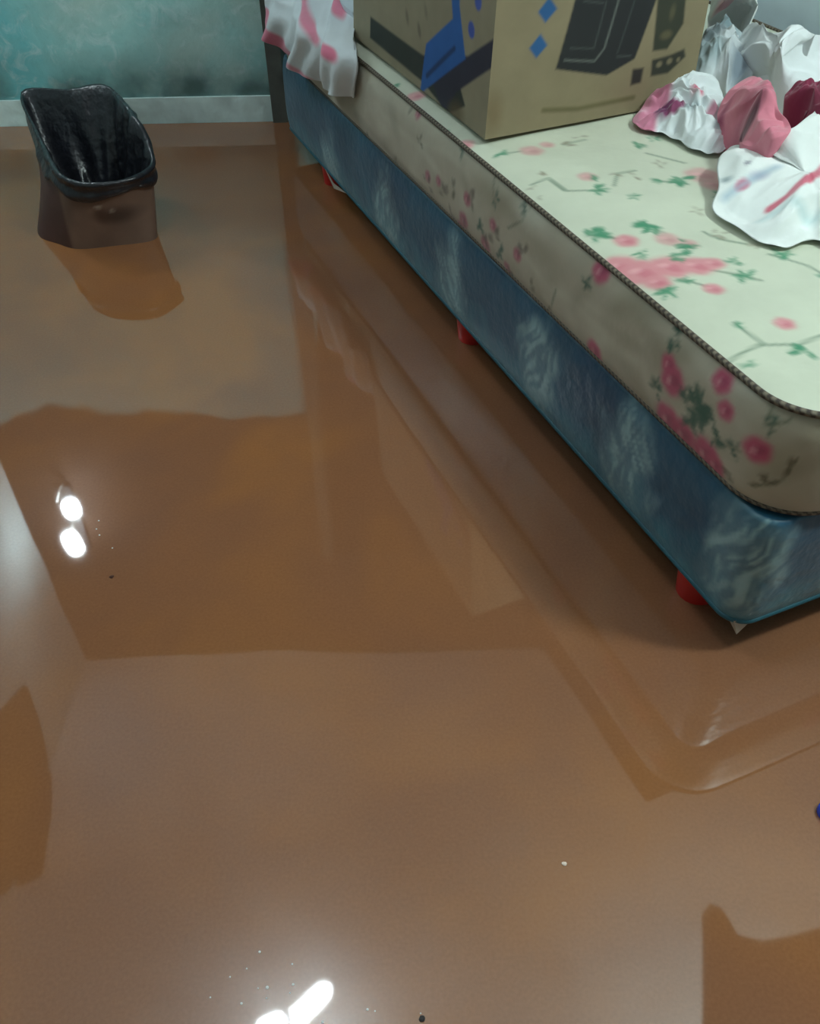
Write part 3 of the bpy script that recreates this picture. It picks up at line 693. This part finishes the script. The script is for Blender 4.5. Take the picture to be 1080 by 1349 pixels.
keep(stack(rings, 'bin_body', mat('brown_plastic', rough=0.45, attr=True, mottle=0.15), colors=pr.ev(xx, zz_), cap=True), bn)
# black liner: turned down outside, hanging inside
ang = np.linspace(0, 2*math.pi, NT, endpoint=False)
def wavy(P, a, ph):
    Q = P.copy(); c = P.mean(0); d = P-c; d[:, 2] = 0; d /= np.linalg.norm(d, axis=1)[:, None]
    f = a*(np.sin(ang*9+ph)+0.6*np.sin(ang*17+ph*2)); Q += d*f[:, None]; return Q
rg = []
for k in range(8):
    t = 0.79+0.21*k/7
    P = ringmix(t, 0, 0.008+0.003*math.sin(k)); P[:, 2] += (1-k/7)*0.008*np.sin(ang*5)
    rg.append(wavy(P, 0.0016, k*0.3))
rg.append(ringmix(1.0, 0.006, 0.004)); rg.append(ringmix(1.0, 0.004, -0.004))
for k in range(1, 14):
    t = 1-0.075*k; rg.append(wavy(ringmix(t, -0.002, -0.008-0.004*k), 0.004+0.0007*k, 1+k*0.25))
last = rg[-1]; c = last.mean(0)
for k in range(1, 6): rg.append(wavy(c+(last-c)*(1-k/5.2), 0.004, k))
liner = stack(rg, 'bin_liner', mat('black_polythene', (26, 27, 33), 0.30, mottle=0.2, bump=0.5, bscale=40, spec=0.6))
keep(liner, bn); liner['label'] = 'black plastic bag folded over the rim'

# ------------------------------------------------------------------ lamps (seen mirrored in the water)
glow = mat('lit_bulb', (240, 245, 250), 0.3, emit=CFL_EMIT)
whitep = mat('white_plastic', (205, 205, 200), 0.4)
def capsule(p, d, ln, r, name, material, par):
    p = Vector(p); d = Vector(d).normalized(); n = 14; path = []; rr = []
    for k in range(n+1):
        t = k/n; path.append(p+d*ln*(t-0.5)); s = abs(2*t-1); rr.append(r*math.sqrt(max(0.02, 1-s**4)))
    V, Fc = tube_mesh(path, rr, 16); return keep(link(name, V, Fc, material), par)
cl = empty('ceiling_lamp', 'ceiling lamp with two lit bulbs, seen mirrored in the water at the bottom', 'lamp')
cl.location = (-0.43, 1.11, CZ)
V, Fc = lathe([(0.055, 0), (0.06, -0.012), (0.045, -0.03), (0.012, -0.04), (0.010, -0.20), (0.02, -0.22), (0.02, -0.25), (0.008, -0.255)], 24, (-0.43, 1.11, CZ-0.001)); keep(link('ceiling_rose', V, Fc, whitep), cl)
capsule((-0.368, 1.115, 2.50), (1, 0.95, -0.1), 0.17, 0.032, 'bulb', glow, cl)
capsule((-0.505, 1.045, 2.50), (1, 0.4, 0.0), 0.11, 0.034, 'bulb', glow, cl)
wl = empty('wall_lamp', 'wall lamp with two lit globes, seen mirrored in the water at left', 'lamp')
wl.location = (-1.43, 2.80, 1.8)
for zz0 in (1.635, 1.835):
    V, Fc = tube_mesh([(-1.42, 2.805, zz0-0.06), (-1.42, 2.75, zz0-0.07), (-1.42, 2.70, zz0-0.05)], 0.008); keep(link('arm', V, Fc, whitep), wl)
v, f = prism([(-1.46, 2.80), (-1.40, 2.80), (-1.40, 2.818), (-1.46, 2.818)], 1.60, 1.96); keep(link('backplate', v, f, mat('dark_metal', (40, 40, 42), 0.5), smooth=False), wl)
g2 = mat('lit_globe', (240, 245, 250), 0.3, emit=WALL_EMIT)
capsule((-1.372, 2.70, 1.625), (0.05, 0, 1), 0.075, 0.034, 'bulb', g2, wl)
capsule((-1.42, 2.70, 1.82), (0.1, 0, 1), 0.13, 0.036, 'bulb', g2, wl)

# ------------------------------------------------------------------ small floating things
cp = empty('bottle_cap', 'bright blue plastic bottle cap floating at the right edge of the picture', 'bottle cap')
o = onz(1092, 1072, W); cp.location = (o[0], o[1], W)
V = []; Fc = []; seg = 48
for (r, z) in ((0.0125, -0.006), (0.014, -0.004), (0.014, 0.008), (0.0125, 0.0105), (0.004, 0.011)):
    for k in range(seg):
        q = 2*math.pi*k/seg; rr = r*(1+(0.03 if k % 2 else 0)*(z < 0.009)); V.append((o[0]+rr*math.cos(q), o[1]+rr*math.sin(q), W+z))
for i in range(4):
    for k in range(seg): Fc.append((i*seg+k, i*seg+(k+1) % seg, (i+1)*seg+(k+1) % seg, (i+1)*seg+k))
Fc += [tuple(range(seg)), tuple(range(4*seg, 5*seg))]
keep(link('cap_shell', V, Fc, mat('blue_plastic', (20, 70, 190), 0.3, mottle=0.03)), cp)
def crumb(x, y, r, c, label, name='floating_crumb'):
    o = onz(x, y, W); V = []; Fc = []
    bm = bmesh.new(); bmesh.ops.create_icosphere(bm, subdivisions=2, radius=r)
    for v in bm.verts:
        v.co = v.co*(1+0.5*noise.noise(v.co*300+Vector((x, y, 0)))); v.co.z *= 0.5; v.co += Vector((o[0], o[1], W+r*0.1))
    me = bpy.data.meshes.new(name); bm.to_mesh(me); bm.free(); me.materials.append(mat(name+'_stuff', c, 0.8))
    ob = bpy.data.objects.new(name, me); col.objects.link(ob); return tag(ob, label, 'debris')
crumb(743, 1138, 0.0028, (220, 200, 185), 'tiny pale crumb floating on the open water right of centre')
crumb(147, 760, 0.0035, (74, 40, 28), 'tiny dark brown speck floating below the two bright lamp reflections')
crumb(556, 1342, 0.0032, (50, 44, 44), 'tiny dark speck floating at the bottom edge right of the lamp reflection')
bub = None
bubm = mat('bubble_film', (240, 238, 236), 0.1, spec=1.0, mottle=0.0)
spots = [(342, 1254, 3), (325, 1276, 2), (352, 1301, 4), (340, 1302, 2), (318, 1322, 3), (351, 1315, 2), (386, 1297, 3), (382, 1308, 2), (303, 1287, 2), (277, 1314, 2), (484, 1330, 3), (494, 1332, 2), (425, 1346, 3), (385, 1270, 2), (554, 1335, 2), (130, 686, 2), (127, 697, 2), (131, 705, 2), (148, 722, 2)]
for k, (x, y, r) in enumerate(spots):
    o = onz(x, y, W); rr = r*0.0006*px2m(x, y, o)/0.001
    if bub is None:
        V, Fc = lathe([(1, 0), (0.92, 0.3), (0.7, 0.55), (0.4, 0.72), (0.1, 0.78)], 16); bub = link('bubble', V, Fc, bubm); ob = bub
    else:
        ob = bub.copy(); col.objects.link(ob)
    ob.location = (o[0], o[1], W-0.0001); ob.scale = (rr, rr, rr)
    if y > 1200: tag(ob, 'tiny bubble on the water around the bright reflection at the bottom', 'bubble', 'bubbles by the bottom reflection')
    else: tag(ob, 'tiny bubble on the water right of the two bright reflections at left', 'bubble', 'bubbles by the left reflections')
